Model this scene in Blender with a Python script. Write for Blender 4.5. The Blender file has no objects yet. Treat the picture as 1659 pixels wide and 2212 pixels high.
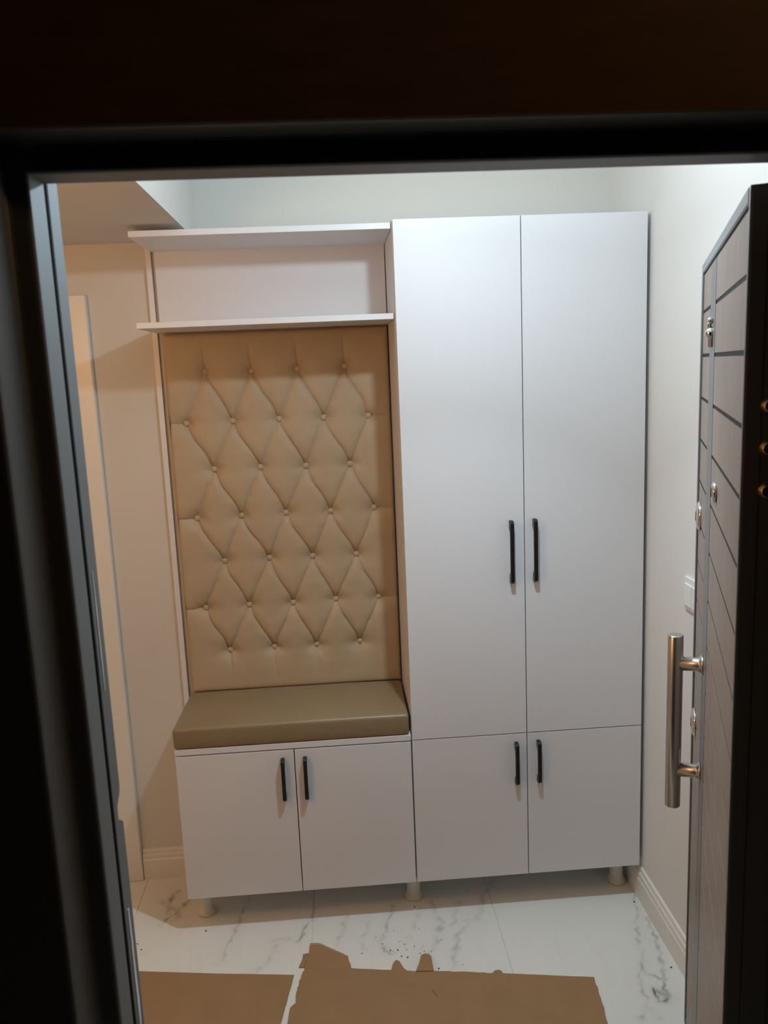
import bpy, bmesh, math, random
import numpy as np
from mathutils import Matrix, Vector
from mathutils.geometry import tessellate_polygon

random.seed(7)
rng = np.random.default_rng(7)
scene = bpy.context.scene
COL = scene.collection
U = 0.93                      # the plan below is drawn in units of 0.93 m

# ------------------------------------------------------------------ camera
F_PX, W_PX = 1762.4, 1659.0
cam_data = bpy.data.cameras.new('camera')
cam = bpy.data.objects.new('camera', cam_data)
COL.objects.link(cam)
yaw, pitch, roll = math.radians(-3.171), math.radians(-9.853), math.radians(-2.422)
Rm = (Matrix.Rotation(yaw, 4, 'Z') @ Matrix.Rotation(math.pi / 2 + pitch, 4, 'X')
      @ Matrix.Rotation(roll, 4, 'Z'))
cam.matrix_world = Matrix.Translation(Vector((-0.204, -2.591, 1.910)) * U) @ Rm
cam_data.sensor_fit = 'HORIZONTAL'
cam_data.sensor_width = 36.0
cam_data.lens = F_PX * 36.0 / W_PX
cam_data.clip_start = 0.01
cam_data.dof.use_dof = True
cam_data.dof.focus_distance = 2.5
cam_data.dof.aperture_fstop = 11.0
scene.camera = cam

# ------------------------------------------------------------------ world, lamps, exposure
world = bpy.data.worlds.new('world')
scene.world = world
world.use_nodes = True
wbg = world.node_tree.nodes['Background']
wbg.inputs['Color'].default_value = (0.55, 0.7, 0.8, 1)
wbg.inputs['Strength'].default_value = 0.0015

scene.view_settings.view_transform = 'Standard'
scene.view_settings.look = 'None'
scene.view_settings.gamma = 1.0
scene.view_settings.exposure = 0.0
scene.view_settings.use_curve_mapping = False
scene.cycles.use_denoising = True
scene.cycles.max_bounces = 12
scene.cycles.diffuse_bounces = 8


def point_lamp(name, loc, power, color, radius):
    l = bpy.data.lights.new(name, 'POINT')
    l.energy = power
    l.color = color
    l.shadow_soft_size = radius
    o = bpy.data.objects.new(name, l)
    o.location = Vector(loc) * U
    COL.objects.link(o)
    return l


# the bare bulb of the entrance hall: throws most of its light downwards
lamp = point_lamp('hall_bulb', (0.138, -0.67, 2.468), 51.5, (0.735, 0.90, 1.0), 0.026)
lamp.use_nodes = True
nt = lamp.node_tree
em = nt.nodes['Emission']
geo = nt.nodes.new('ShaderNodeNewGeometry')
sep = nt.nodes.new('ShaderNodeSeparateXYZ')
nt.links.new(geo.outputs['Incoming'], sep.inputs[0])
mr = nt.nodes.new('ShaderNodeMapRange')
mr.inputs['From Min'].default_value = 1.0
mr.inputs['From Max'].default_value = -1.0
nt.links.new(sep.outputs['Z'], mr.inputs['Value'])
prof = nt.nodes.new('ShaderNodeValToRGB')          # lamp profile: 0 = straight up, 1 = straight down
pe = prof.color_ramp.elements
pe[0].position, pe[0].color = 0.0, (0.22, 0.22, 0.22, 1)
pe[1].position, pe[1].color = 1.0, (1.0, 1.0, 1.0, 1)
for pp, vv in ((0.50, 0.30), (0.62, 0.24), (0.86, 0.38), (0.95, 0.95)):
    e = pe.new(pp)
    e.color = (vv, vv, vv, 1)
nt.links.new(mr.outputs['Result'], prof.inputs['Fac'])
nt.links.new(prof.outputs['Color'], em.inputs['Strength'])
# warm lamp of the corridor on the left
point_lamp('corridor_lamp', (-1.40, -1.40, 2.05), 17.0, (1.0, 0.47, 0.15), 0.17)
# weak warm lamp of the stairwell behind the camera
point_lamp('stairwell_lamp', (1.45, -2.25, 3.7), 20.0, (1.0, 0.55, 0.22), 0.08)


# ------------------------------------------------------------------ helpers
def mat_new(name):
    m = bpy.data.materials.new(name)
    m.use_nodes = True
    return m, m.node_tree, m.node_tree.nodes['Principled BSDF']


def plain(name, col, rough=0.5, spec=0.5, metal=0.0, bump=0.0, bscale=200.0, mottled=0.0, mscale=6.0):
    m, t, b = mat_new(name)
    b.inputs['Base Color'].default_value = (*col, 1)
    b.inputs['Roughness'].default_value = rough
    b.inputs['Specular IOR Level'].default_value = spec
    b.inputs['Metallic'].default_value = metal
    tc = t.nodes.new('ShaderNodeTexCoord')
    if bump > 0:
        n = t.nodes.new('ShaderNodeTexNoise')
        n.inputs['Scale'].default_value = bscale
        n.inputs['Detail'].default_value = 4
        t.links.new(tc.outputs['Object'], n.inputs['Vector'])
        bp = t.nodes.new('ShaderNodeBump')
        bp.inputs['Strength'].default_value = bump
        bp.inputs['Distance'].default_value = 0.002
        t.links.new(n.outputs['Fac'], bp.inputs['Height'])
        t.links.new(bp.outputs['Normal'], b.inputs['Normal'])
    if mottled > 0:
        n2 = t.nodes.new('ShaderNodeTexNoise')
        n2.inputs['Scale'].default_value = mscale
        n2.inputs['Detail'].default_value = 5
        t.links.new(tc.outputs['Object'], n2.inputs['Vector'])
        mx = t.nodes.new('ShaderNodeMix')
        mx.data_type = 'RGBA'
        mx.inputs[6].default_value = (*[c * (1 - mottled) for c in col], 1)
        mx.inputs[7].default_value = (*[min(1, c * (1 + mottled)) for c in col], 1)
        t.links.new(n2.outputs['Fac'], mx.inputs[0])
        t.links.new(mx.outputs[2], b.inputs['Base Color'])
    return m


def wood_mat(name, c0, c1, rough=0.4, stretch=(14, 14, 0.9), spec=0.5):
    m, t, b = mat_new(name)
    tc = t.nodes.new('ShaderNodeTexCoord')
    info = t.nodes.new('ShaderNodeObjectInfo')
    mul = t.nodes.new('ShaderNodeMath')
    mul.operation = 'MULTIPLY'
    mul.inputs[1].default_value = 13.0
    t.links.new(info.outputs['Random'], mul.inputs[0])
    mp = t.nodes.new('ShaderNodeMapping')
    mp.inputs['Scale'].default_value = stretch
    t.links.new(tc.outputs['Object'], mp.inputs['Vector'])
    t.links.new(mul.outputs[0], mp.inputs['Location'])
    n = t.nodes.new('ShaderNodeTexNoise')
    n.inputs['Scale'].default_value = 4.0
    n.inputs['Detail'].default_value = 6
    n.inputs['Roughness'].default_value = 0.6
    t.links.new(mp.outputs['Vector'], n.inputs['Vector'])
    cr = t.nodes.new('ShaderNodeValToRGB')
    cr.color_ramp.elements[0].position = 0.3
    cr.color_ramp.elements[1].position = 0.72
    cr.color_ramp.elements[0].color = (*c0, 1)
    cr.color_ramp.elements[1].color = (*c1, 1)
    t.links.new(n.outputs['Fac'], cr.inputs['Fac'])
    t.links.new(cr.outputs['Color'], b.inputs['Base Color'])
    bp = t.nodes.new('ShaderNodeBump')
    bp.inputs['Strength'].default_value = 0.15
    bp.inputs['Distance'].default_value = 0.001
    t.links.new(n.outputs['Fac'], bp.inputs['Height'])
    t.links.new(bp.outputs['Normal'], b.inputs['Normal'])
    b.inputs['Roughness'].default_value = rough
    b.inputs['Specular IOR Level'].default_value = spec
    return m


def marble_mat():
    m, t, b = mat_new('marble_tile')
    at = t.nodes.new('ShaderNodeAttribute')
    at.attribute_name = 'vein'
    geo = t.nodes.new('ShaderNodeNewGeometry')
    info = t.nodes.new('ShaderNodeObjectInfo')
    mul = t.nodes.new('ShaderNodeMath')
    mul.operation = 'MULTIPLY'
    mul.inputs[1].default_value = 31.0
    t.links.new(info.outputs['Random'], mul.inputs[0])
    mp = t.nodes.new('ShaderNodeMapping')
    mp.inputs['Rotation'].default_value = (0, 0, 0.25)
    mp.inputs['Scale'].default_value = (3.2, 1.1, 1)
    t.links.new(geo.outputs['Position'], mp.inputs['Vector'])
    t.links.new(mul.outputs[0], mp.inputs['Location'])
    n = t.nodes.new('ShaderNodeTexNoise')
    n.inputs['Scale'].default_value = 1.3
    n.inputs['Detail'].default_value = 7
    n.inputs['Distortion'].default_value = 0.6
    t.links.new(mp.outputs['Vector'], n.inputs['Vector'])
    cr = t.nodes.new('ShaderNodeValToRGB')
    e = cr.color_ramp.elements
    e[0].position, e[0].color = 0.480, (0, 0, 0, 1)
    e[1].position, e[1].color = 0.5, (0.03, 0.03, 0.03, 1)
    e2 = e.new(0.52)
    e2.color = (0, 0, 0, 1)
    t.links.new(n.outputs['Fac'], cr.inputs['Fac'])
    add = t.nodes.new('ShaderNodeMath')
    add.operation = 'ADD'
    add.use_clamp = True
    t.links.new(cr.outputs['Color'], add.inputs[0])
    t.links.new(at.outputs['Fac'], add.inputs[1])
    mx = t.nodes.new('ShaderNodeMix')
    mx.data_type = 'RGBA'
    mx.inputs[6].default_value = (0.78, 0.79, 0.75, 1)
    mx.inputs[7].default_value = (0.14, 0.145, 0.14, 1)
    t.links.new(add.outputs[0], mx.inputs[0])
    t.links.new(mx.outputs[2], b.inputs['Base Color'])
    b.inputs['Roughness'].default_value = 0.22
    b.inputs['Specular IOR Level'].default_value = 0.4
    return m


M = dict(
    wall=plain('wall_paint', (0.75, 0.74, 0.715), 0.75, 0.2, bump=0.06, bscale=350),
    wall_warm=plain('beige_wall_paint', (0.65, 0.635, 0.595), 0.75, 0.2, bump=0.06, bscale=350),
    ceiling=plain('ceiling_paint', (0.80, 0.79, 0.76), 0.85, 0.15, bump=0.05, bscale=300),
    white=plain('white_laminate', (0.71, 0.715, 0.74), 0.46, 0.35, bump=0.03, bscale=500),
    edge=plain('white_edge_band', (0.73, 0.735, 0.76), 0.38, 0.45),
    trim=plain('white_lacquer', (0.78, 0.77, 0.72), 0.35, 0.45),
    plastic=plain('cream_plastic', (0.74, 0.69, 0.58), 0.4, 0.5),
    switch=plain('switch_plastic', (0.80, 0.81, 0.80), 0.3, 0.5),
    black=plain('black_handle', (0.010, 0.011, 0.013), 0.35, 0.4, bump=0.03, bscale=900),
    frame=plain('charcoal_steel_paint', (0.26, 0.28, 0.295), 0.58, 0.45, metal=0.95, bump=0.06, bscale=700),
    railgrey=plain('grey_steel_rail', (0.28, 0.31, 0.33), 0.42, 0.5, metal=0.3),
    gasket=plain('black_rubber', (0.006, 0.006, 0.007), 0.7, 0.2),
    film=plain('white_film', (0.85, 0.87, 0.9), 0.5, 0.3),
    grout=plain('grout', (0.66, 0.65, 0.61), 0.9, 0.1),
    steel=plain('satin_steel', (0.55, 0.53, 0.48), 0.3, 0.5, metal=1.0),
    chrome=plain('chrome', (0.75, 0.75, 0.73), 0.14, 0.5, metal=1.0),
    stripmetal=plain('brushed_inlay', (0.20, 0.205, 0.205), 0.42, 0.5, metal=0.35, bump=0.05, bscale=500),
    brass=plain('brass', (0.75, 0.48, 0.16), 0.22, 0.5, metal=1.0),
    dark=plain('dark_hole', (0.012, 0.012, 0.012), 0.6, 0.2),
    debris=plain('debris', (0.16, 0.105, 0.065), 0.9, 0.1),
    leafwood=wood_mat('grey_brown_wood', (0.220, 0.168, 0.136), (0.315, 0.255, 0.215), 0.42, (16, 16, 0.8)),
    transom=wood_mat('dark_brown_wood', (0.15, 0.086, 0.036), (0.20, 0.116, 0.052), 0.45, (3, 3, 14)),
    marble=marble_mat(),
    concrete=plain('stair_concrete', (0.12, 0.11, 0.10), 0.9, 0.1, mottled=0.2),
)


def fabric_mat(name, c, rough, sheen, bscale, bump, spec=0.4):
    m = plain(name, c, rough, spec, bump=bump, bscale=bscale, mottled=0.10, mscale=9.0)
    b = m.node_tree.nodes['Principled BSDF']
    b.inputs['Sheen Weight'].default_value = sheen
    b.inputs['Sheen Roughness'].default_value = 0.5
    b.inputs['Sheen Tint'].default_value = (1.0, 0.85, 0.65, 1)
    return m


M['velvet'] = fabric_mat('beige_upholstery', (0.47, 0.37, 0.25), 0.55, 0.12, 420, 0.25)
M['leather'] = fabric_mat('taupe_leatherette', (0.25, 0.185, 0.105), 0.36, 0.05, 520, 0.22, 0.5)
M['cardboard'] = plain('cardboard', (0.33, 0.205, 0.105), 0.85, 0.15, bump=0.15, bscale=160, mottled=0.12, mscale=14)
M['cardboard_edge'] = plain('cardboard_edge', (0.50, 0.35, 0.21), 0.9, 0.1, bump=0.3, bscale=300)


def bm_new():
    return bmesh.new()


def add_box(bm, x0, x1, y0, y1, z0, z1, bev=0.0, seg=1):
    b2 = bmesh.new()
    vs = [b2.verts.new((x, y, z)) for x in (x0, x1) for y in (y0, y1) for z in (z0, z1)]
    for f in ((0, 1, 3, 2), (4, 6, 7, 5), (0, 4, 5, 1), (2, 3, 7, 6), (0, 2, 6, 4), (1, 5, 7, 3)):
        b2.faces.new([vs[i] for i in f])
    if bev > 0:
        bmesh.ops.bevel(b2, geom=list(b2.edges), offset=bev, segments=seg, profile=0.7, affect='EDGES')
    merge(bm, b2)
    return bm


def merge(bm, b2, fn=None):
    mp = {}
    for v in b2.verts:
        mp[v] = bm.verts.new(fn(v.co) if fn else v.co)
    for f in b2.faces:
        try:
            nf = bm.faces.new([mp[v] for v in f.verts])
            nf.smooth = f.smooth
        except ValueError:
            pass
    b2.free()


def box(*a, **k):
    return add_box(bm_new(), *a, **k)


def add_prism(bm, pts, fn, a0, a1):
    """pts: polygon of 2-D points; fn(p, a) -> 3-D point; extruded from a0 to a1"""
    va = [bm.verts.new(fn(p, a0)) for p in pts]
    vb = [bm.verts.new(fn(p, a1)) for p in pts]
    bm.faces.new(va)
    bm.faces.new(list(reversed(vb)))
    n = len(pts)
    for i in range(n):
        bm.faces.new((va[i], va[(i + 1) % n], vb[(i + 1) % n], vb[i]))
    return bm


def add_lathe(bm, prof, origin, axis, seg=24, smooth=True):
    """prof: (radius, height) pairs along axis from origin"""
    ax = Vector(axis).normalized()
    e1 = ax.orthogonal().normalized()
    e2 = ax.cross(e1)
    o = Vector(origin)
    rings = []
    for r, h in prof:
        rings.append([bm.verts.new(o + ax * h + (e1 * math.cos(2 * math.pi * i / seg) + e2 * math.sin(2 * math.pi * i / seg)) * r)
                      for i in range(seg)])
    for a, b in zip(rings, rings[1:]):
        for i in range(seg):
            f = bm.faces.new((a[i], a[(i + 1) % seg], b[(i + 1) % seg], b[i]))
            f.smooth = smooth
    bm.faces.new(list(reversed(rings[0])))
    bm.faces.new(rings[-1])
    return bm


def obj(name, bm, mat, parent=None):
    """link a bmesh (plan units, plan coordinates) as one object whose origin sits at its base centre"""
    bmesh.ops.recalc_face_normals(bm, faces=list(bm.faces))
    me = bpy.data.meshes.new(name)
    for v in bm.verts:
        v.co *= U
    bm.to_mesh(me)
    bm.free()
    return link_mesh(name, me, mat, parent)


def link_mesh(name, me, mat, parent=None):
    n = len(me.vertices)
    co = np.empty(n * 3)
    me.vertices.foreach_get('co', co)
    co = co.reshape(-1, 3)
    lo, hi = co.min(0), co.max(0)
    org = np.array([(lo[0] + hi[0]) / 2, (lo[1] + hi[1]) / 2, lo[2]])
    me.vertices.foreach_set('co', (co - org).ravel())
    me.materials.append(mat)
    o = bpy.data.objects.new(name, me)
    COL.objects.link(o)
    pw = Vector((0, 0, 0))
    if parent is not None:
        o.parent = parent
        q = parent
        while q is not None:
            pw = pw + q.location
            q = q.parent
    o.location = Vector(org) - pw
    return o


def thing(name, label, cat, loc, group=None, kind=None):
    o = bpy.data.objects.new(name, None)
    o.empty_display_size = 0.1
    COL.objects.link(o)
    o.location = Vector(loc) * U
    tag(o, label, cat, group, kind)
    return o


def tag(o, label=None, cat=None, group=None, kind=None):
    if label:
        o['label'] = label
    if cat:
        o['category'] = cat
    if group:
        o['group'] = group
    if kind:
        o['kind'] = kind
    return o


def struct(name, bm, mat, label=None, cat=None):
    return tag(obj(name, bm, mat), label, cat, None, 'structure')


# ------------------------------------------------------------------ the room shell
XR, YB, XL = 0.812, 0.362, -3.2
YF0, YF1 = -1.62, -1.478          # outer and inner face of the entrance wall
ZC, ZS, XS = 2.78, 2.374, -0.644  # high ceiling, soffit underside, soffit edge

struct('wall_back', box(XL - 0.1, XR + 0.1, YB, YB + 0.1, -0.05, ZC), M['wall_warm'],
       'pale cream wall behind the wardrobe and bench', 'wall')
struct('wall_right', box(XR, XR + 0.1, -1.62, YB, -0.05, ZC), M['wall'],
       'cream wall right of the tall wardrobe', 'wall')
struct('wall_left', box(XL - 0.1, XL, -1.62, YB, -0.05, ZC), M['wall'], 'far end wall of the corridor', 'wall')
bm = bm_new()
add_box(bm, XL, -0.76, YF0, YF1, -0.05, ZC)
add_box(bm, 0.62, XR, YF0, YF1, -0.05, ZC)
add_box(bm, -0.76, 0.62, YF0, YF1, 2.24, ZC)
struct('wall_front', bm, M['wall'], 'wall around the entrance doorway', 'wall')
ceil = struct('ceiling', box(XL, XR, YF0, YB, ZC, ZC + 0.08), M['ceiling'], 'white ceiling of the entrance hall', 'ceiling')
obj('soffit', box(XL, XS, YF1, YB, ZS, ZC - 0.001), M['wall_warm'], ceil)

# floor: slab with marble tiles, the veins belong to the stone
floor = struct('floor', box(XL, XR, -1.63, YB, -0.05, -0.003), M['grout'], 'white marble tile floor with grey veins', 'floor')
VEINS = [  # points, half width, darkness
    ([(0.796, 0.039), (0.743, -0.124), (0.717, -0.218), (0.697, -0.296), (0.684, -0.338), (0.669, -0.367)], 0.006, 0.35),
    ([(0.697, -0.296), (0.684, -0.338), (0.669, -0.367)], 0.004, 0.75),
    ([(0.684, -0.338), (0.711, -0.366), (0.742, -0.381)], 0.0045, 0.75),
    ([(0.795, -0.092), (0.773, -0.232), (0.743, -0.357), (0.731, -0.386), (0.705, -0.459)], 0.008, 0.35),
    ([(0.743, -0.357), (0.731, -0.386), (0.705, -0.459)], 0.006, 0.5),
    ([(0.686, -0.416), (0.679, -0.468), (0.707, -0.465)], 0.005, 0.8),
    ([(0.669, -0.367), (0.653, -0.424), (0.643, -0.48), (0.606, -0.514)], 0.007, 0.4),
    ([(0.60, -0.53), (0.64, -0.49), (0.655, -0.52)], 0.014, 0.3),
    ([(0.695, -0.43), (0.714, -0.447), (0.70, -0.47)], 0.014, 0.4),
    ([(-0.085, 0.078), (-0.09, 0.06), (-0.111, -0.015), (-0.135, -0.103), (-0.13, -0.162), (-0.116, -0.172)], 0.006, 0.34),
    ([(0.055, 0.087), (0.06, 0.06), (0.073, -0.008), (0.082, -0.038)], 0.008, 0.3),
    ([(0.082, -0.038), (0.05, -0.124), (0.009, -0.196), (-0.023, -0.245)], 0.013, 0.3),
    ([(0.30, 0.18), (0.251, 0.09), (0.233, 0.039), (0.209, -0.024), (0.172, -0.039), (0.123, -0.133), (0.093, -0.242)], 0.012, 0.24),
    ([(0.153, 0.062), (0.129, -0.037), (0.11, -0.059)], 0.01, 0.2),
    ([(-0.36, 0.10), (-0.373, 0.048), (-0.394, -0.006), (-0.423, -0.078)], 0.004, 0.5),
    ([(-0.60, 0.23), (-0.626, 0.13), (-0.637, 0.05), (-0.671, -0.139)], 0.005, 0.32),
    ([(-0.89, 0.25), (-0.899, 0.228), (-0.906, 0.133)], 0.012, 0.5),
    ([(-0.82, 0.22), (-0.837, 0.188), (-0.885, 0.11), (-0.915, 0.08)], 0.007, 0.55),
    ([(-0.93, 0.2), (-0.88, 0.15), (-0.86, 0.10)], 0.016, 0.28),
    ([(-0.25, 0.03), (-0.266, -0.014), (-0.273, -0.049), (-0.28, -0.104)], 0.006, 0.34),
    ([(-0.49, -0.09), (-0.508, -0.123), (-0.517, -0.165), (-0.55, -0.204)], 0.008, 0.3),
    ([(-0.458, -0.060), (-0.506, -0.069)], 0.008, 0.3),
    ([(-0.17, 0.0), (-0.2, -0.08), (-0.19, -0.15)], 0.008, 0.16),
    ([(0.01, 0.05), (-0.02, -0.05), (-0.06, -0.12)], 0.010, 0.16),
]


def seg_dist(px, py, a, b):
    ax, ay = a
    bx, by = b
    dx, dy = bx - ax, by - ay
    t = np.clip(((px - ax) * dx + (py - ay) * dy) / (dx * dx + dy * dy), 0, 1)
    return np.hypot(px - ax - t * dx, py - ay - t * dy), t


def vnoise(x, y, f, seed):
    r = np.random.default_rng(seed)
    out = np.zeros_like(x)
    for k in range(7):
        a, b, p = r.normal(size=2), r.uniform(0, 6.28), r.uniform(0.6, 1.6)
        out += np.sin((a[0] * x + a[1] * y) * f * p + b)
    return out / 7 ** 0.5


def grid_mesh(name, xs, ys, zfun=None):
    nx, ny = len(xs), len(ys)
    X, Y = np.meshgrid(xs, ys)
    co = np.zeros((nx * ny, 3))
    co[:, 0], co[:, 1] = X.ravel(), Y.ravel()
    idx = np.arange(nx * ny).reshape(ny, nx)
    q = np.stack([idx[:-1, :-1], idx[:-1, 1:], idx[1:, 1:], idx[1:, :-1]], -1).reshape(-1, 4)
    return co, q


def mesh_from(name, co, faces, smooth=False):
    me = bpy.data.meshes.new(name)
    nf = len(faces)
    me.vertices.add(len(co))
    me.vertices.foreach_set('co', np.asarray(co, float).ravel())
    me.loops.add(nf * 4)
    me.loops.foreach_set('vertex_index', np.asarray(faces, np.int32).ravel())
    me.polygons.add(nf)
    me.polygons.foreach_set('loop_start', np.arange(nf, dtype=np.int32) * 4)
    me.polygons.foreach_set('use_smooth', np.full(nf, smooth))
    me.update()
    me.validate()
    return me


TX, TY = 0.645, 1.29
JX, JY = 0.272, -0.93
g = 0.0011
for i in range(-6, 1):
    for j in range(-1, 2):
        x0, x1 = JX + i * TX + g, min(JX + (i + 1) * TX, XR) - g
        y0, y1 = max(JY + j * TY, -1.63) + g, min(JY + (j + 1) * TY, YB) - g
        x0 = max(x0, XL)
        if y1 - y0 < 0.02 or x1 - x0 < 0.02:
            continue
        detailed = (j == 0 and i >= -2)
        if not detailed:
            obj('tile', box(x0, x1, y0, y1, -0.003, 0.0), M['marble'], floor)
            continue
        ys = np.linspace(y0, y1, int((y1 - y0) / 0.0055))
        xs = np.linspace(x0, x1, int((x1 - x0) / 0.0045))
        co, q = grid_mesh('tile', xs, ys)
        px, py = co[:, 0], co[:, 1]
        wx = px + 0.006 * vnoise(px, py, 45, 3) + 0.003 * vnoise(px, py, 120, 5)
        wy = py + 0.006 * vnoise(px, py, 45, 4) + 0.003 * vnoise(px, py, 120, 6)
        vein = np.zeros(len(co))
        for pts, w, k in VEINS:
            k = min(0.9, k * 1.25)
            dm = np.full(len(co), 9.0)
            for a, b in zip(pts, pts[1:]):
                dm = np.minimum(dm, seg_dist(wx, wy, a, b)[0])
            mod = 0.65 + 0.35 * vnoise(px, py, 60, 11)
            vein = np.maximum(vein, k * np.clip(mod, 0.15, 1.2) * np.exp(-(dm / w) ** 2))
            vein = np.maximum(vein, 0.25 * k * np.exp(-dm / (w * 2.5)))
        n0 = len(co)
        bot = np.array([[x0, y0, -0.003], [x1, y0, -0.003], [x1, y1, -0.003], [x0, y1, -0.003]])
        nx, ny = len(xs), len(ys)
        cor = [0, nx - 1, nx * ny - 1, nx * (ny - 1)]
        extra = [[n0 + 3, n0 + 2, n0 + 1, n0]] + [[cor[(k + 1) % 4], cor[k], n0 + k, n0 + (k + 1) % 4] for k in range(4)]
        co = np.vstack([co, bot])
        me = mesh_from('tile', co * U, np.vstack([q, np.array(extra)]))
        at = me.attributes.new('vein', 'FLOAT', 'POINT')
        at.data.foreach_set('value', np.concatenate([vein, np.zeros(4)]).astype(np.float32))
        link_mesh('tile', me, M['marble'], floor)

# skirting: stepped profile (distance from wall, height)
PROF = [(0, 0), (0.016, 0), (0.016, 0.078), (0.0125, 0.083), (0.0125, 0.088), (0.014, 0.094), (0.012, 0.100), (0.008, 0.103),
        (0.008, 0.107), (0.0095, 0.112), (0.007, 0.119), (0, 0.121)]
struct('baseboard_right', add_prism(bm_new(), PROF, lambda p, a: (XR - p[0], a, p[1]), YF1, YB), M['trim'],
       'white stepped skirting along the right wall', 'skirting')
struct('baseboard_back', add_prism(bm_new(), PROF, lambda p, a: (a, YB - p[0], p[1]), -1.032, -0.822), M['trim'],
       'white stepped skirting along the back wall beside the bench', 'skirting')

# white interior door with casing at the left end of the back wall
door2 = tag(obj('door_2', box(-1.90, -1.105, 0.351, YB, 0.006, 2.136), M['trim']),
            'white interior door at the left end of the back wall', 'door', None, 'structure')
bm = bm_new()
add_box(bm, -1.105, -1.034, 0.336, YB, 0.0, 2.206, bev=0.003)
obj('casing', bm, M['trim'], door2)
obj('casing', box(-1.971, -1.90, 0.336, YB, 0.0, 2.206, bev=0.003), M['trim'], door2)
obj('casing', box(-1.90, -1.105, 0.336, YB, 2.136, 2.206, bev=0.003), M['trim'], door2)
for z0, z1 in ((0.2, 0.95), (1.1, 1.95)):
    obj('door_panel', box(-1.78, -1.225, 0.345, 0.352, z0, z1, bev=0.003), M['trim'], door2)

# ------------------------------------------------------------------ entrance frame (dark steel)
XJ, ZH = -0.527, 2.139
YI, YO, YO2 = -1.566, -1.62, -1.652
XA, ZA = -0.555, 2.168
frame = thing('trim_1', 'dark steel frame of the entrance doorway with brown wooden head panel', 'door frame', (0, -1.6, 0), None, 'structure')


def rounded(pts, r=0.006):
    out = []
    n = len(pts)
    for i in range(n):
        p0, p1, p2 = Vector(pts[i - 1]), Vector(pts[i]), Vector(pts[(i + 1) % n])
        a, b = (p0 - p1), (p2 - p1)
        k = min(r, a.length * 0.45, b.length * 0.45)
        A, B = p1 + a.normalized() * k, p1 + b.normalized() * k
        for t in (0, 0.33, 0.67, 1):
            out.append(tuple((1 - t) ** 2 * A + 2 * t * (1 - t) * p1 + t * t * B))
    return out


# cross-section of the jamb (x, y), extruded upwards
JP = rounded([(XJ, YI), (XJ, YO), (XA + 0.002, YO - 0.004), (XA - 0.010, YO2 - 0.020), (-0.80, YO2 - 0.020), (-0.80, YI)], 0.006)
obj('jamb', add_prism(bm_new(), JP, lambda p, a: (p[0], p[1], a), -0.02, ZA + 0.14), M['frame'], frame)
XJR = 0.56
JPR = [(XJR - (x - XJ), y) for x, y in JP]
obj('jamb', add_prism(bm_new(), JPR, lambda p, a: (p[0], p[1], a), -0.02, ZA + 0.14), M['frame'], frame)
HP = rounded([(YI, ZH), (YO, ZH), (YO, ZA + 0.003), (YO2 + 0.004, ZA + 0.010), (YO2 + 0.004, 2.24), (YI, 2.24)], 0.006)
obj('frame_head', add_prism(bm_new(), HP, lambda p, a: (a, p[0], p[1]), XA, XJR + XJ - XA), M['frame'], frame)
# rebate strip behind the gasket, with the notch cut for the lock
YC0, YC1 = -1.556, -1.478
notch = [(YC1, 2.20), (YC1, 1.338), (YC1 - 0.004, 1.328), (-1.499, 1.315), (-1.499, 1.296), (-1.486, 1.288), (YC1, 1.281), (YC1, -0.02), (YC0, -0.02), (YC0, 2.20)]
obj('rebate_strip', add_prism(bm_new(), notch, lambda p, a: (a, p[0], p[1]), -0.56, -0.540), M['frame'], frame)
obj('rebate_strip', box(-0.54, XJR + 0.01, YC0, YC1, 2.175, 2.20), M['frame'], frame)
bm = bm_new()
add_box(bm, -0.545, -0.5265, YI + 0.001, YI + 0.010, 0, ZH + 0.01, bev=0.003, seg=2)
obj('gasket', bm, M['gasket'], frame)
# ragged slivers of white protective film left in the rebate
for z0, z1, wd in ((1.49, 1.66, 0.004), (0.92, 1.155, 0.011)):
    n = 9
    pts = [(-1.5025 + random.uniform(0, 0.0012), z0 + (z1 - z0) * i / n) for i in range(n + 1)]
    pts += [(-1.5015 + wd * (0.35 + 0.65 * math.sin(math.pi * (i + 0.4) / (n + 0.8))) * random.uniform(0.7, 1.1), z0 + (z1 - z0) * i / n)
            for i in range(n, -1, -1)]
    tag(obj('film_strip', add_prism(bm_new(), pts, lambda p, a: (a, p[0], p[1]), -0.540, -0.5392), M['film'], frame),
        'torn sliver of whitish protective film')
# outer face: brown wooden head panel, black side cladding
obj('head_panel', box(-1.30, 1.10, YO2, YO, ZA + 0.011, 2.95), M['transom'], frame)
obj('side_cladding', box(-1.30, -0.80, YO2 - 0.018, YO, -0.02, ZA + 0.019), M['frame'], frame)
obj('threshold', box(XJ, XJR, YO2, YF1, -0.02, 0.001), M['frame'], frame)
struct('floor_landing', box(-1.6, 2.2, -4.2, YO2, -0.08, -0.02), M['concrete'], 'stair landing floor outside the doorway', 'floor')

# ------------------------------------------------------------------ entrance door leaf, standing open
LA, LB = Vector((0.362, -1.49, 0)), Vector((0.719, -0.57, 0))
LLEN = (LB - LA).length
LD = (LB - LA) / LLEN
LN = Vector((-LD.y, LD.x, 0))     # out of the wood-panelled face
THK = 0.062


def lf(u, off, z):
    return LA + LD * u + LN * off + Vector((0, 0, z))


def leaf_box(u0, u1, o0, o1, z0, z1, bev=0.0, seg=1, bm=None):
    bm = bm or bm_new()
    b2 = box(u0, u1, o0, o1, z0, z1, bev=bev, seg=seg)
    merge(bm, b2, lambda c: lf(c.x, c.y, c.z))
    return bm


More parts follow.
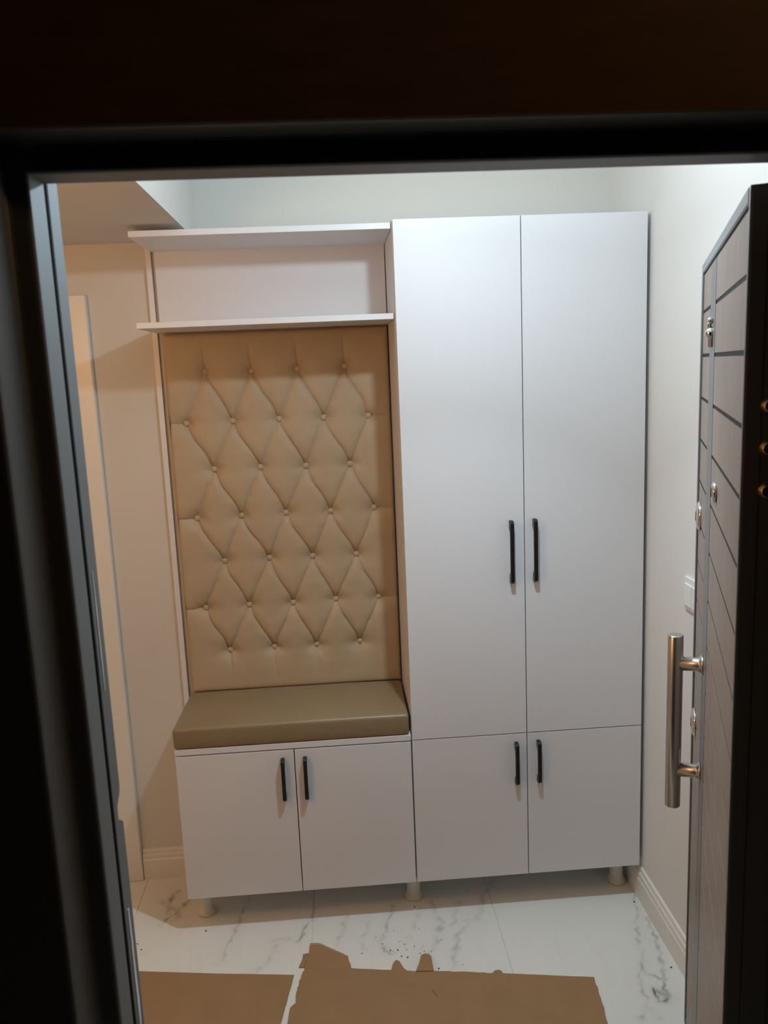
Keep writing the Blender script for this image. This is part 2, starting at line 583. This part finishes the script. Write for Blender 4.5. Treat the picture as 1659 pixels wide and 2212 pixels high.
door = thing('door_1', 'open steel entrance door with grey-brown wooden panels and long pull bar', 'door',
             tuple(lf(0.5, -0.03, 0.0)), None, 'structure')
obj('slab', leaf_box(0, LLEN, -THK, -0.0138, 0.012, 2.132, bev=0.006, seg=3), M['frame'], door)
obj('edge_flange', leaf_box(-0.0005, 0.011, -0.024, 0.003, 0.02, 2.1315, bev=0.004, seg=2), M['frame'], door)
tag(obj('top_rail', leaf_box(0.011, LLEN - 0.001, -0.014, 0.004, 2.109, 2.131, bev=0.002), M['railgrey'], door), 'grey steel top rail')
obj('lock_stile', leaf_box(LLEN - 0.012, LLEN, -0.02, 0.004, 0.02, 2.110, bev=0.002), M['frame'], door)
obj('bottom_rail', leaf_box(0.011, LLEN - 0.012, -0.014, 0.003, 0.014, 0.040, bev=0.002), M['frame'], door)
obj('backing', leaf_box(0.011, LLEN - 0.012, -0.0137, -0.0011, 0.04, 2.108), M['dark'], door)
US0, US1, UE = 0.577, 0.712, 0.955
PIT, G0, GW = 0.1035, 2.0165, 0.0080
edges = [2.104] + [G0 - PIT * k for k in range(20)] + [0.045]
for a, b in zip(edges, edges[1:]):
    zt = a - (GW / 2 if a != edges[0] else 0)
    zb = b + (GW / 2 if b != edges[-1] else 0)
    if zt - zb < 0.012:
        continue
    obj('wood_panel', leaf_box(0.0115, US0 - 0.001, -0.0010, 0.0, zb, zt), M['leafwood'], door)
    obj('wood_panel', leaf_box(US1 + 0.001, UE, -0.0010, 0.0, zb, zt), M['leafwood'], door)
tag(obj('metal_inlay', leaf_box(US0, US1, -0.0010, 0.0008, 0.045, 2.104, bev=0.0005), M['stripmetal'], door), 'vertical brushed grey metal inlay strip')
# pull bar
UB, OB = 0.66, 0.060
pull = obj('pull_handle', add_lathe(bm_new(), [(0.0155, 0), (0.0172, 0.002), (0.0172, 0.418), (0.0155, 0.42)], lf(UB, OB, 0.870), (0, 0, 1), 32), M['steel'], door)
tag(pull, 'long round satin steel pull bar')
for z in (1.222, 0.962):
    b = bm_new()
    add_lathe(b, [(0.023, 0.0005), (0.023, 0.004), (0.019, 0.007), (0.0155, 0.012), (0.0160, OB - 0.008)], lf(UB, 0, z), LN, 24)
    obj('post', b, M['steel'], pull)
# viewer, lock roses, small chrome catch
b = bm_new()
add_lathe(b, [(0.019, 0), (0.021, 0.003), (0.019, 0.007), (0.012, 0.009)], lf(0.44, 0, 1.652), LN, 28)
vw = obj('door_viewer', b, M['chrome'], door)
obj('lens', add_lathe(bm_new(), [(0.010, 0), (0.010, 0.0096), (0.006, 0.0104)], lf(0.44, 0, 1.652), LN, 20), M['dark'], vw)
for z in (1.525, 0.985):
    b = bm_new()
    add_lathe(b, [(0.036, 0), (0.036, 0.004), (0.030, 0.009), (0.020, 0.011)], lf(0.885, 0, z), LN, 32)
    rose = obj('lock_rose', b, M['chrome'], door)
    obj('keyhole', leaf_box(0.882, 0.888, 0.010, 0.0118, z - 0.012, z + 0.010), M['dark'], rose)
b = bm_new()
add_lathe(b, [(0.012, 0), (0.013, 0.004), (0.009, 0.012), (0.004, 0.016)], lf(0.635, 0, 1.958), LN, 20)
leaf_box(0.628, 0.642, 0.0, 0.010, 1.928, 1.952, bev=0.003, bm=b)
leaf_box(0.631, 0.639, 0.003, 0.011, 1.966, 1.980, bev=0.003, bm=b)
add_lathe(b, [(0.003, -0.003), (0.007, 0.0), (0.007, 0.006), (0.003, 0.009)], lf(0.635, 0.002, 1.984), LN, 14)
tag(obj('chrome_catch', b, M['chrome'], door), 'small chrome catch on the inlay strip')
# brass security bolts in the hinge edge
for z in (1.84, 1.782, 1.722):
    b = bm_new()
    add_lathe(b, [(0.011, 0), (0.011, 0.003), (0.0085, 0.004), (0.0085, 0.010), (0.006, 0.012), (0.005, 0.0095)], lf(0.001, -0.031, z), -LD, 24)
    tag(obj('security_bolt', b, M['brass'], door), 'round brass bolt in the door edge')

# ------------------------------------------------------------------ cabinets
ZB, ZM, ZT = 0.137, 0.667, 2.361
DT = 0.018


def handle_mesh(name, x, z0, z1):
    d, w = 0.026, 0.0125
    fl = 0.026 if z1 - z0 > 0.18 else 0.020
    prof = [(0, z1), (-0.019, z1), (-d, z1 - 0.007), (-d, z0 + 0.007), (-0.019, z0), (0, z0), (0, z0 + fl), (-0.014, z0 + fl + 0.010),
            (-0.0165, z0 + fl + 0.014), (-0.0165, z1 - fl - 0.014), (-0.014, z1 - fl - 0.010), (0, z1 - fl)]
    b = bm_new()
    add_prism(b, prof, lambda p, a: (a, p[0], p[1]), x - w / 2, x + w / 2)
    bmesh.ops.bevel(b, geom=list(b.edges), offset=0.0012, segments=1, affect='EDGES')
    return b


def door_panel(parent, x0, x1, z0, z1, hx, hz0, hz1, label):
    d = obj('door', box(x0, x1, 0.0, DT, z0, z1, bev=0.0010, seg=2), M['white'], parent)
    h = obj('handle', handle_mesh('handle', hx, hz0, hz1), M['black'], d)
    tag(h, label)
    return d


def leg_bm(x, y):
    return add_lathe(bm_new(), [(0.0325, 0), (0.0335, 0.008), (0.0300, 0.014), (0.0262, 0.020), (0.0245, 0.028), (0.0245, ZB - 0.014), (0.030, ZB - 0.010), (0.030, ZB - 0.001)],
                     (x, y, 0), (0, 0, 1), 28)


ward = thing('tall_wardrobe', 'tall white two-column wardrobe with four doors and black handles, right of the bench', 'wardrobe', (0.399, 0.18, 0))
bm = bm_new()
YC = 0.345
add_box(bm, 0.0, 0.018, DT + 0.001, YC, ZB, ZT)
add_box(bm, 0.779, 0.797, DT + 0.001, YC, ZB, ZT)
add_box(bm, 0.018, 0.779, DT + 0.001, YC, ZT - 0.018, ZT)
add_box(bm, 0.018, 0.779, DT + 0.001, YC, ZB, ZB + 0.018)
add_box(bm, 0.018, 0.779, DT + 0.004, YC, ZM - 0.009, ZM + 0.009)
add_box(bm, 0.018, 0.779, YC - 0.006, YC, ZB + 0.018, ZT - 0.018)
obj('carcass', bm, M['white'], ward)
XM = 0.3975
door_panel(ward, 0.0025, XM - 0.0016, ZM + 0.0018, ZT, 0.352, 1.201, 1.411, 'long black bar handle')
door_panel(ward, XM + 0.0016, 0.797, ZM + 0.0018, ZT, 0.430, 1.203, 1.413, 'long black bar handle')
door_panel(ward, 0.0025, XM - 0.0016, ZB, ZM - 0.0018, 0.359, 0.486, 0.638, 'short black bar handle')
door_panel(ward, XM + 0.0016, 0.797, ZB, ZM - 0.0018, 0.436, 0.488, 0.640, 'short black bar handle')
obj('leg', leg_bm(-0.004, 0.118), M['plastic'], ward)
obj('leg', leg_bm(0.754, 0.118), M['plastic'], ward)

bench = thing('bench_cabinet', 'low white two-door bench cabinet under the taupe seat cushion', 'cabinet', (-0.398, 0.18, 0))
bm = bm_new()
add_box(bm, -0.795, -0.777, DT + 0.001, YC, ZB, ZM)
add_box(bm, -0.020, -0.002, DT + 0.001, YC, ZB, ZM)
add_box(bm, -0.777, -0.020, DT + 0.001, YC, ZB, ZB + 0.018)
add_box(bm, -0.777, -0.020, YC - 0.006, YC, ZB + 0.018, ZM)
obj('carcass', bm, M['white'], bench)
obj('bench_top', box(-0.796, -0.0015, 0.0, YC, ZM, 0.688, bev=0.001), M['edge'], bench)
XB = -0.3985
door_panel(bench, -0.795, XB - 0.0016, ZB, ZM - 0.0045, -0.438, 0.487, 0.637, 'short black bar handle')
door_panel(bench, XB + 0.0016, -0.0025, ZB, ZM - 0.0045, -0.363, 0.487, 0.637, 'short black bar handle')
obj('leg', leg_bm(-0.757, 0.118), M['plastic'], bench)

# ------------------------------------------------------------------ shelves, side and back boards over the bench
shelf = thing('shelf_unit', 'white open hat shelf of two boards above the tufted backrest', 'shelf', (-0.40, 0.2, 0.69))
obj('side_panel', box(-0.821, -0.803, 0.349, YB - 0.0005, 0.0, 2.372), M['edge'], shelf)
obj('back_board', box(-0.789, -0.0035, 0.340, 0.356, 2.085, 2.339), M['white'], shelf)
obj('shelf_board', box(-0.800, -0.0015, 0.030, YB - 0.001, 2.067, 2.085, bev=0.0008), M['edge'], shelf)
obj('shelf_board', box(-0.800, -0.0015, 0.030, YB - 0.001, 2.339, 2.357, bev=0.0008), M['edge'], shelf)

# ------------------------------------------------------------------ tufted backrest
BT = [[(-0.647, 1.930), (-0.486, 1.927), (-0.325, 1.927), (-0.158, 1.930)],
      [(-0.728, 1.753), (-0.566, 1.755), (-0.402, 1.755), (-0.243, 1.753), (-0.083, 1.752)],
      [(-0.643, 1.586), (-0.479, 1.586), (-0.316, 1.583), (-0.157, 1.582)],
      [(-0.718, 1.411), (-0.558, 1.413), (-0.398, 1.416), (-0.236, 1.413), (-0.076, 1.418)],
      [(-0.631, 1.248), (-0.468, 1.251), (-0.311, 1.249), (-0.150, 1.248)],
      [(-0.712, 1.076), (-0.554, 1.078), (-0.392, 1.077), (-0.234, 1.082), (-0.073, 1.081)],
      [(-0.635, 0.909), (-0.472, 0.911), (-0.314, 0.910), (-0.153, 0.913)]]
x0, x1, z0, z1 = -0.784, -0.005, 0.757, 2.062
SEG = []     # a, b, strength at a, strength at b
for r, (ra, rb) in enumerate(zip(BT, BT[1:])):
    for p in ra:
        for q in rb:
            if abs(p[0] - q[0]) < 0.13:
                SEG.append((p, q, 1, 1))
for p in BT[0]:
    SEG.append((p, (p[0] - 0.004, p[1] + 0.100), 1.0, 0.15))
for p in BT[-1]:
    SEG.append((p, (p[0] + 0.003, p[1] - 0.098), 1.0, 0.2))
for row in (BT[1], BT[3], BT[5]):
    SEG.append((row[0], (x0 + 0.004, row[0][1]), 1, 0.6))
    SEG.append((row[-1], (x1 - 0.010, row[-1][1]), 1, 0.4))
xs = np.linspace(x0, x1, 300)
zs = np.linspace(z0, z1, 496)
XX, ZZ = [a.ravel() for a in np.meshgrid(xs, zs)]
px = XX + 0.0012 * vnoise(XX, ZZ, 60, 21)
pz = ZZ + 0.0012 * vnoise(XX, ZZ, 60, 22)
soft = np.zeros(len(XX))
crisp = np.zeros(len(XX))
for a, b, sa, sb in SEG:
    L = math.hypot(b[0] - a[0], b[1] - a[1])
    # folds bow slightly: they leave the button steeply and run flat in between
    d, t = seg_dist(px, pz, a, b)
    sgn = 1 if (b[0] - a[0]) * (b[1] - a[1]) < 0 else 0
    if sgn and sa == sb == 1:
        nx_, nz_ = -(b[1] - a[1]) / L, (b[0] - a[0]) / L
        off = 0.0036 * np.sin(2 * math.pi * t)
        sd = (px - a[0]) * nx_ + (pz - a[1]) * nz_
        inside = (t > 0) & (t < 1)
        d = np.where(inside, np.abs(sd + off), d)
    w = sa + (sb - sa) * t
    soft = np.maximum(soft, w * np.exp(-d / 0.015))
    crisp = np.maximum(crisp, (1.0 if sgn or sa != sb else 0.45) * w * np.exp(-(d / 0.0021) ** 2))
btn = np.zeros(len(XX))
for row in BT:
    for bx, bz in row:
        r = np.hypot((px - bx) * 0.72, pz - bz)
        btn = np.maximum(btn, np.exp(-(np.maximum(0, r - 0.008) / 0.021) ** 1.1))
        for sx in (-1, 1):          # little pinch creases left and right of each button
            d, t = seg_dist(px, pz, (bx + sx * 0.008, bz), (bx + sx * 0.034, bz - 0.001))
            crisp = np.maximum(crisp, 0.55 * (1 - t) * np.exp(-(d / 0.0022) ** 2))
edge_d = np.minimum(np.minimum(XX - x0, x1 - XX), np.minimum(ZZ - z0, z1 - ZZ))
depth = 0.0105 * soft + 0.0042 * crisp + 0.0210 * btn + 0.010 * np.exp(-edge_d / 0.005) + 0.0004 * vnoise(XX, ZZ, 40, 9)
YS = 0.3205
co = np.stack([XX, YS + depth, ZZ], 1)
idx = np.arange(len(XX)).reshape(len(zs), len(xs))
q = np.stack([idx[:-1, :-1], idx[:-1, 1:], idx[1:, 1:], idx[1:, :-1]], -1).reshape(-1, 4)
n0 = len(co)
YK = 0.3615
co = np.vstack([co, [[x0, YK, z0], [x1, YK, z0], [x1, YK, z1], [x0, YK, z1]]])
cor = [idx[0, 0], idx[0, -1], idx[-1, -1], idx[-1, 0]]
extra = [[n0 + 3, n0 + 2, n0 + 1, n0]] + [[cor[(k + 1) % 4], cor[k], n0 + k, n0 + (k + 1) % 4] for k in range(4)]
back = thing('tufted_backrest', 'beige diamond-tufted upholstered backrest panel above the seat cushion', 'backrest', (-0.395, 0.35, z0))
link_mesh('upholstery', mesh_from('upholstery', co * U, np.vstack([q, np.array(extra)]), True), M['velvet'], back)
bm0 = bm_new()
add_lathe(bm0, [(0.0100, 0.0), (0.0112, 0.002), (0.0108, 0.0045), (0.0085, 0.0068), (0.005, 0.0082), (0.0015, 0.0086)], (0, 0, 0), (0, -1, 0), 20)
for v in bm0.verts:
    v.co *= U
bme = bpy.data.meshes.new('button')
bmesh.ops.recalc_face_normals(bm0, faces=list(bm0.faces))
bm0.to_mesh(bme)
bm0.free()
bme.materials.append(M['velvet'])
for row in BT:
    for bx, bz in row:
        o = bpy.data.objects.new('button', bme)
        COL.objects.link(o)
        o.parent = back
        o.location = Vector((bx, YS + 0.0318, bz)) * U - back.location

# ------------------------------------------------------------------ seat cushion
xs = np.linspace(0, 1, 90)
ys = np.linspace(0, 1, 44)
b = bm_new()
add_box(b, -0.797, -0.006, -0.002, 0.3185, 0.689, 0.763)
bmesh.ops.subdivide_edges(b, edges=list(b.edges), cuts=1, use_grid_fill=True)
for v in b.verts:
    pass
bmesh.ops.bevel(b, geom=[e for e in b.edges if e.is_manifold and e.calc_face_angle(0) > 0.5], offset=0.013, segments=5, profile=0.6, affect='EDGES')
bmesh.ops.subdivide_edges(b, edges=list(b.edges), cuts=3, use_grid_fill=True)
for v in b.verts:
    tx = (v.co.x + 0.4015) / 0.3955
    ty = (v.co.y - 0.1615) / 0.1635
    if v.co.z > 0.72:
        v.co.z += 0.012 * max(0, 1 - tx ** 4) * max(0, 1 - abs(ty) ** 3) + 0.0008 * math.sin(v.co.x * 40) * math.sin(v.co.y * 33)
    if v.co.x < -0.6 and v.co.y > 0:
        v.co.x += 0.009 * (v.co.y / 0.325) ** 1.0
    mz = (v.co.z - 0.726) / 0.037
    if v.co.y < 0.03 and abs(mz) < 1:
        v.co.y -= 0.003 * (1 - mz * mz)
for f in b.faces:
    f.smooth = True
cush = obj('seat_cushion', b, M['leather'])
tag(cush, 'taupe leatherette seat cushion lying on the bench cabinet', 'cushion')

# ------------------------------------------------------------------ light switch on the right wall
sw = thing('light_switch', 'white light switch on the right wall behind the door edge', 'switch', (XR, -0.365, 1.225))
obj('plate', box(XR - 0.009, XR - 0.0005, -0.425, -0.305, 1.180, 1.275, bev=0.0025, seg=2), M['switch'], sw)
obj('rocker', box(XR - 0.013, XR - 0.008, -0.362, -0.313, 1.190, 1.256, bev=0.002, seg=2), M['switch'], sw)
obj('rocker', box(XR - 0.013, XR - 0.008, -0.417, -0.366, 1.190, 1.256, bev=0.002, seg=2), M['switch'], sw)


# ------------------------------------------------------------------ cardboard on the floor
def jag(pts, amp, step=0.012):
    out = []
    for a, b2 in zip(pts, pts[1:]):
        n = max(1, int(math.hypot(b2[0] - a[0], b2[1] - a[1]) / step))
        for i in range(n):
            t = i / n
            out.append((a[0] + (b2[0] - a[0]) * t + random.uniform(-amp, amp), a[1] + (b2[1] - a[1]) * t + random.uniform(-amp, amp)))
    out.append(pts[-1])
    return out


def sheet(name, pts, z0, z1, mat, parent=None, tilt=None):
    clean = [pts[0]]
    for p in pts[1:]:
        if math.hypot(p[0] - clean[-1][0], p[1] - clean[-1][1]) > 0.0008:
            clean.append(p)
    tris = tessellate_polygon([[Vector((x, y, 0)) for x, y in clean]])
    b = bm_new()
    lo = [b.verts.new((x, y, z0 + (tilt((x, y)) if tilt else 0))) for x, y in clean]
    hi = [b.verts.new((x, y, z1 + (tilt((x, y)) if tilt else 0))) for x, y in clean]
    for t in tris:
        b.faces.new([hi[i] for i in t])
        b.faces.new([lo[i] for i in reversed(t)])
    n = len(clean)
    for i in range(n):
        b.faces.new((lo[i], lo[(i + 1) % n], hi[(i + 1) % n], hi[i]))
    return obj(name, b, mat, parent)


left = jag([(-1.25, -0.115), (-0.934, -0.164), (-0.676, -0.204), (-0.427, -0.238)], 0.0006, 0.05) + \
    jag([(-0.430, -0.25), (-0.443, -0.345), (-0.457, -0.431), (-0.50, -0.80), (-0.53, -1.15)], 0.0012, 0.02) + [(-1.28, -1.05)]
tag(sheet('cardboard_sheet', left, 0.0005, 0.0045, M['cardboard']), 'brown cardboard sheet on the floor at the left, with straight edges', 'cardboard')

edge_l = jag([(-0.50, -1.15), (-0.475, -0.80), (-0.445, -0.50), (-0.436, -0.42), (-0.433, -0.377)], 0.002) + \
    jag([(-0.424, -0.366), (-0.418, -0.358), (-0.414, -0.305), (-0.409, -0.271), (-0.401, -0.237), (-0.394, -0.213)], 0.002, 0.008)
edge_t = jag([(-0.388, -0.209), (-0.242, -0.230), (-0.114, -0.252)], 0.0006, 0.03) + \
    [(-0.109, -0.235), (-0.107, -0.225), (-0.099, -0.213), (-0.093, -0.208), (-0.084, -0.216), (-0.081, -0.224), (-0.077, -0.236), (-0.073, -0.247), (-0.064, -0.260), (-0.034, -0.267)] + \
    [(-0.026, -0.268), (0.020, -0.273)] + \
    jag([(0.03, -0.273), (0.085, -0.281), (0.15, -0.292), (0.207, -0.302)], 0.0014, 0.012) + [(0.212, -0.295), (0.218, -0.291), (0.230, -0.290), (0.237, -0.296), (0.239, -0.306)] + \
    jag([(0.245, -0.307), (0.519, -0.355)], 0.0008, 0.03)
edge_r = jag([(0.516, -0.384), (0.512, -0.432), (0.509, -0.478), (0.502, -0.536), (0.48, -0.75), (0.36, -1.15)], 0.0022, 0.012)
card = thing('cardboard_sheet', 'brown cardboard sheet with torn edges in the middle of the floor', 'cardboard', (0.05, -0.6, 0))
sheet('sheet', edge_l + edge_t + edge_r, 0.0005, 0.0045, M['cardboard'], card)
# pressed fold line
b = bm_new()
fl_ = [(0.262, -0.3115), (0.244, -0.40), (0.222, -0.505), (0.19, -0.68), (0.12, -1.1)]
for (ax, ay), (bx, by) in zip(fl_, fl_[1:]):
    add_prism(b, [(ax - 0.002, ay), (ax, ay), (bx, by), (bx - 0.002, by)], lambda p, a: (p[0], p[1], a), 0.0040, 0.0052)
obj('fold_line', b, M['cardboard'], card)
# torn tabs
tilt = lambda p: 0.05 * max(0.0, p[1] + 0.225)
fpts = jag([(-0.394, -0.213), (-0.382, -0.147), (-0.378, -0.109)], 0.001) + jag([(-0.362, -0.109), (-0.346, -0.112), (-0.269, -0.167), (-0.255, -0.172)], 0.0012) + \
    jag([(-0.251, -0.176), (-0.248, -0.20), (-0.243, -0.21), (-0.242, -0.232)], 0.0012)
flap = sheet('torn_flap', fpts, 0.0010, 0.0046, M['cardboard'], card, tilt)
b = bm_new()
ep = [(-0.379, -0.107), (-0.362, -0.107), (-0.346, -0.110), (-0.268, -0.165), (-0.262, -0.170)]
for (ax, ay), (bx, by) in zip(ep, ep[1:]):
    ay, by = ay - 0.005, by - 0.005
    za, zb = 0.0055 + tilt((ax, ay)), 0.0055 + tilt((bx, by))
    h0 = 0.003
    vs = [b.verts.new(v) for v in ((ax, ay - 0.001, za - 0.003), (bx, by - 0.001, zb - 0.003), (bx, by + 0.004, zb + h0), (ax, ay + 0.004, za + h0),
                                   (ax, ay + 0.001, za - 0.005), (bx, by + 0.001, zb - 0.005), (bx, by + 0.006, zb + 0.001), (ax, ay + 0.006, za + 0.001))]
    for f in ((0, 1, 2, 3), (7, 6, 5, 4), (0, 4, 5, 1), (3, 2, 6, 7), (0, 3, 7, 4), (1, 5, 6, 2)):
        b.faces.new([vs[i] for i in f])
tag(obj('ragged_edge', b, M['cardboard_edge'], flap), 'paler frayed fluting along the flap')
sheet('torn_tab', jag([(-0.412, -0.206), (-0.404, -0.17), (-0.401, -0.145), (-0.384, -0.143), (-0.386, -0.17), (-0.394, -0.206)], 0.0012, 0.01), 0.0005, 0.0042, M['cardboard'], card)
t2 = lambda p: 0.22 * max(0.0, p[1] + 0.268)
tab = sheet('torn_tab', [(-0.036, -0.270), (-0.024, -0.248), (-0.012, -0.214), (0.002, -0.209), (0.020, -0.219), (0.021, -0.240), (0.022, -0.274)], 0.0046, 0.0078, M['cardboard'], card, t2)
tag(obj('ragged_edge', box(-0.010, 0.016, -0.216, -0.210, 0.012, 0.019, bev=0.001), M['cardboard_edge'], tab), 'paler frayed end of the tab')

# crumbs and dust
b = bm_new()
spots = [(-0.746, 0.014, 2.2), (-0.008, 0.053, 2.6), (0.776, -0.011, 2.2), (0.773, -0.338, 2.4), (-0.085, -0.209, 2.2), (-0.075, -0.239, 1.8), (-0.11, -0.158, 1.7),
         (-0.056, -0.197, 2.0), (-0.134, -0.123, 1.6), (-0.06, -0.134, 1.3), (-0.028, -0.147, 1.4), (-0.013, -0.182, 1.2), (0.003, -0.173, 1.4),
         (0.04, -0.259, 1.8), (-0.205, -0.16, 1.6), (-0.974, -0.025, 1.8), (-0.954, -0.055, 1.8), (0.12, -0.251, 1.2)]
for _ in range(45):
    spots.append((random.gauss(-0.03, 0.07), random.uniform(-0.255, -0.05), random.uniform(0.5, 1.1)))
for sx, sy, s in spots:
    s *= 0.0015
    h = s * random.uniform(0.5, 0.9)
    if -0.12 < sx < 0.03 and sy < -0.20:
        sy += 0.05
    a0 = random.uniform(0, 3)
    add_prism(b, [(sx + s * random.uniform(0.6, 1.3) * math.cos(a0 + k * 1.257), sy + s * random.uniform(0.6, 1.3) * math.sin(a0 + k * 1.257)) for k in range(5)],
              lambda p, a: (p[0], p[1], a), 0.0, h)
tag(obj('crumbs', b, M['debris']), 'small brown crumbs and dirt scattered on the marble near the cardboard', 'crumbs', None, 'stuff')
# dark nick and scratch on the cardboard
b = bm_new()
pts = [(0.0085, -0.353), (0.012, -0.368), (0.019, -0.380), (0.021, -0.379), (0.015, -0.366), (0.0105, -0.352)]
add_prism(b, pts, lambda p, a: (p[0], p[1], a), 0.0044, 0.0049)
tag(obj('tear_mark', b, M['debris'], card), 'small dark nick')
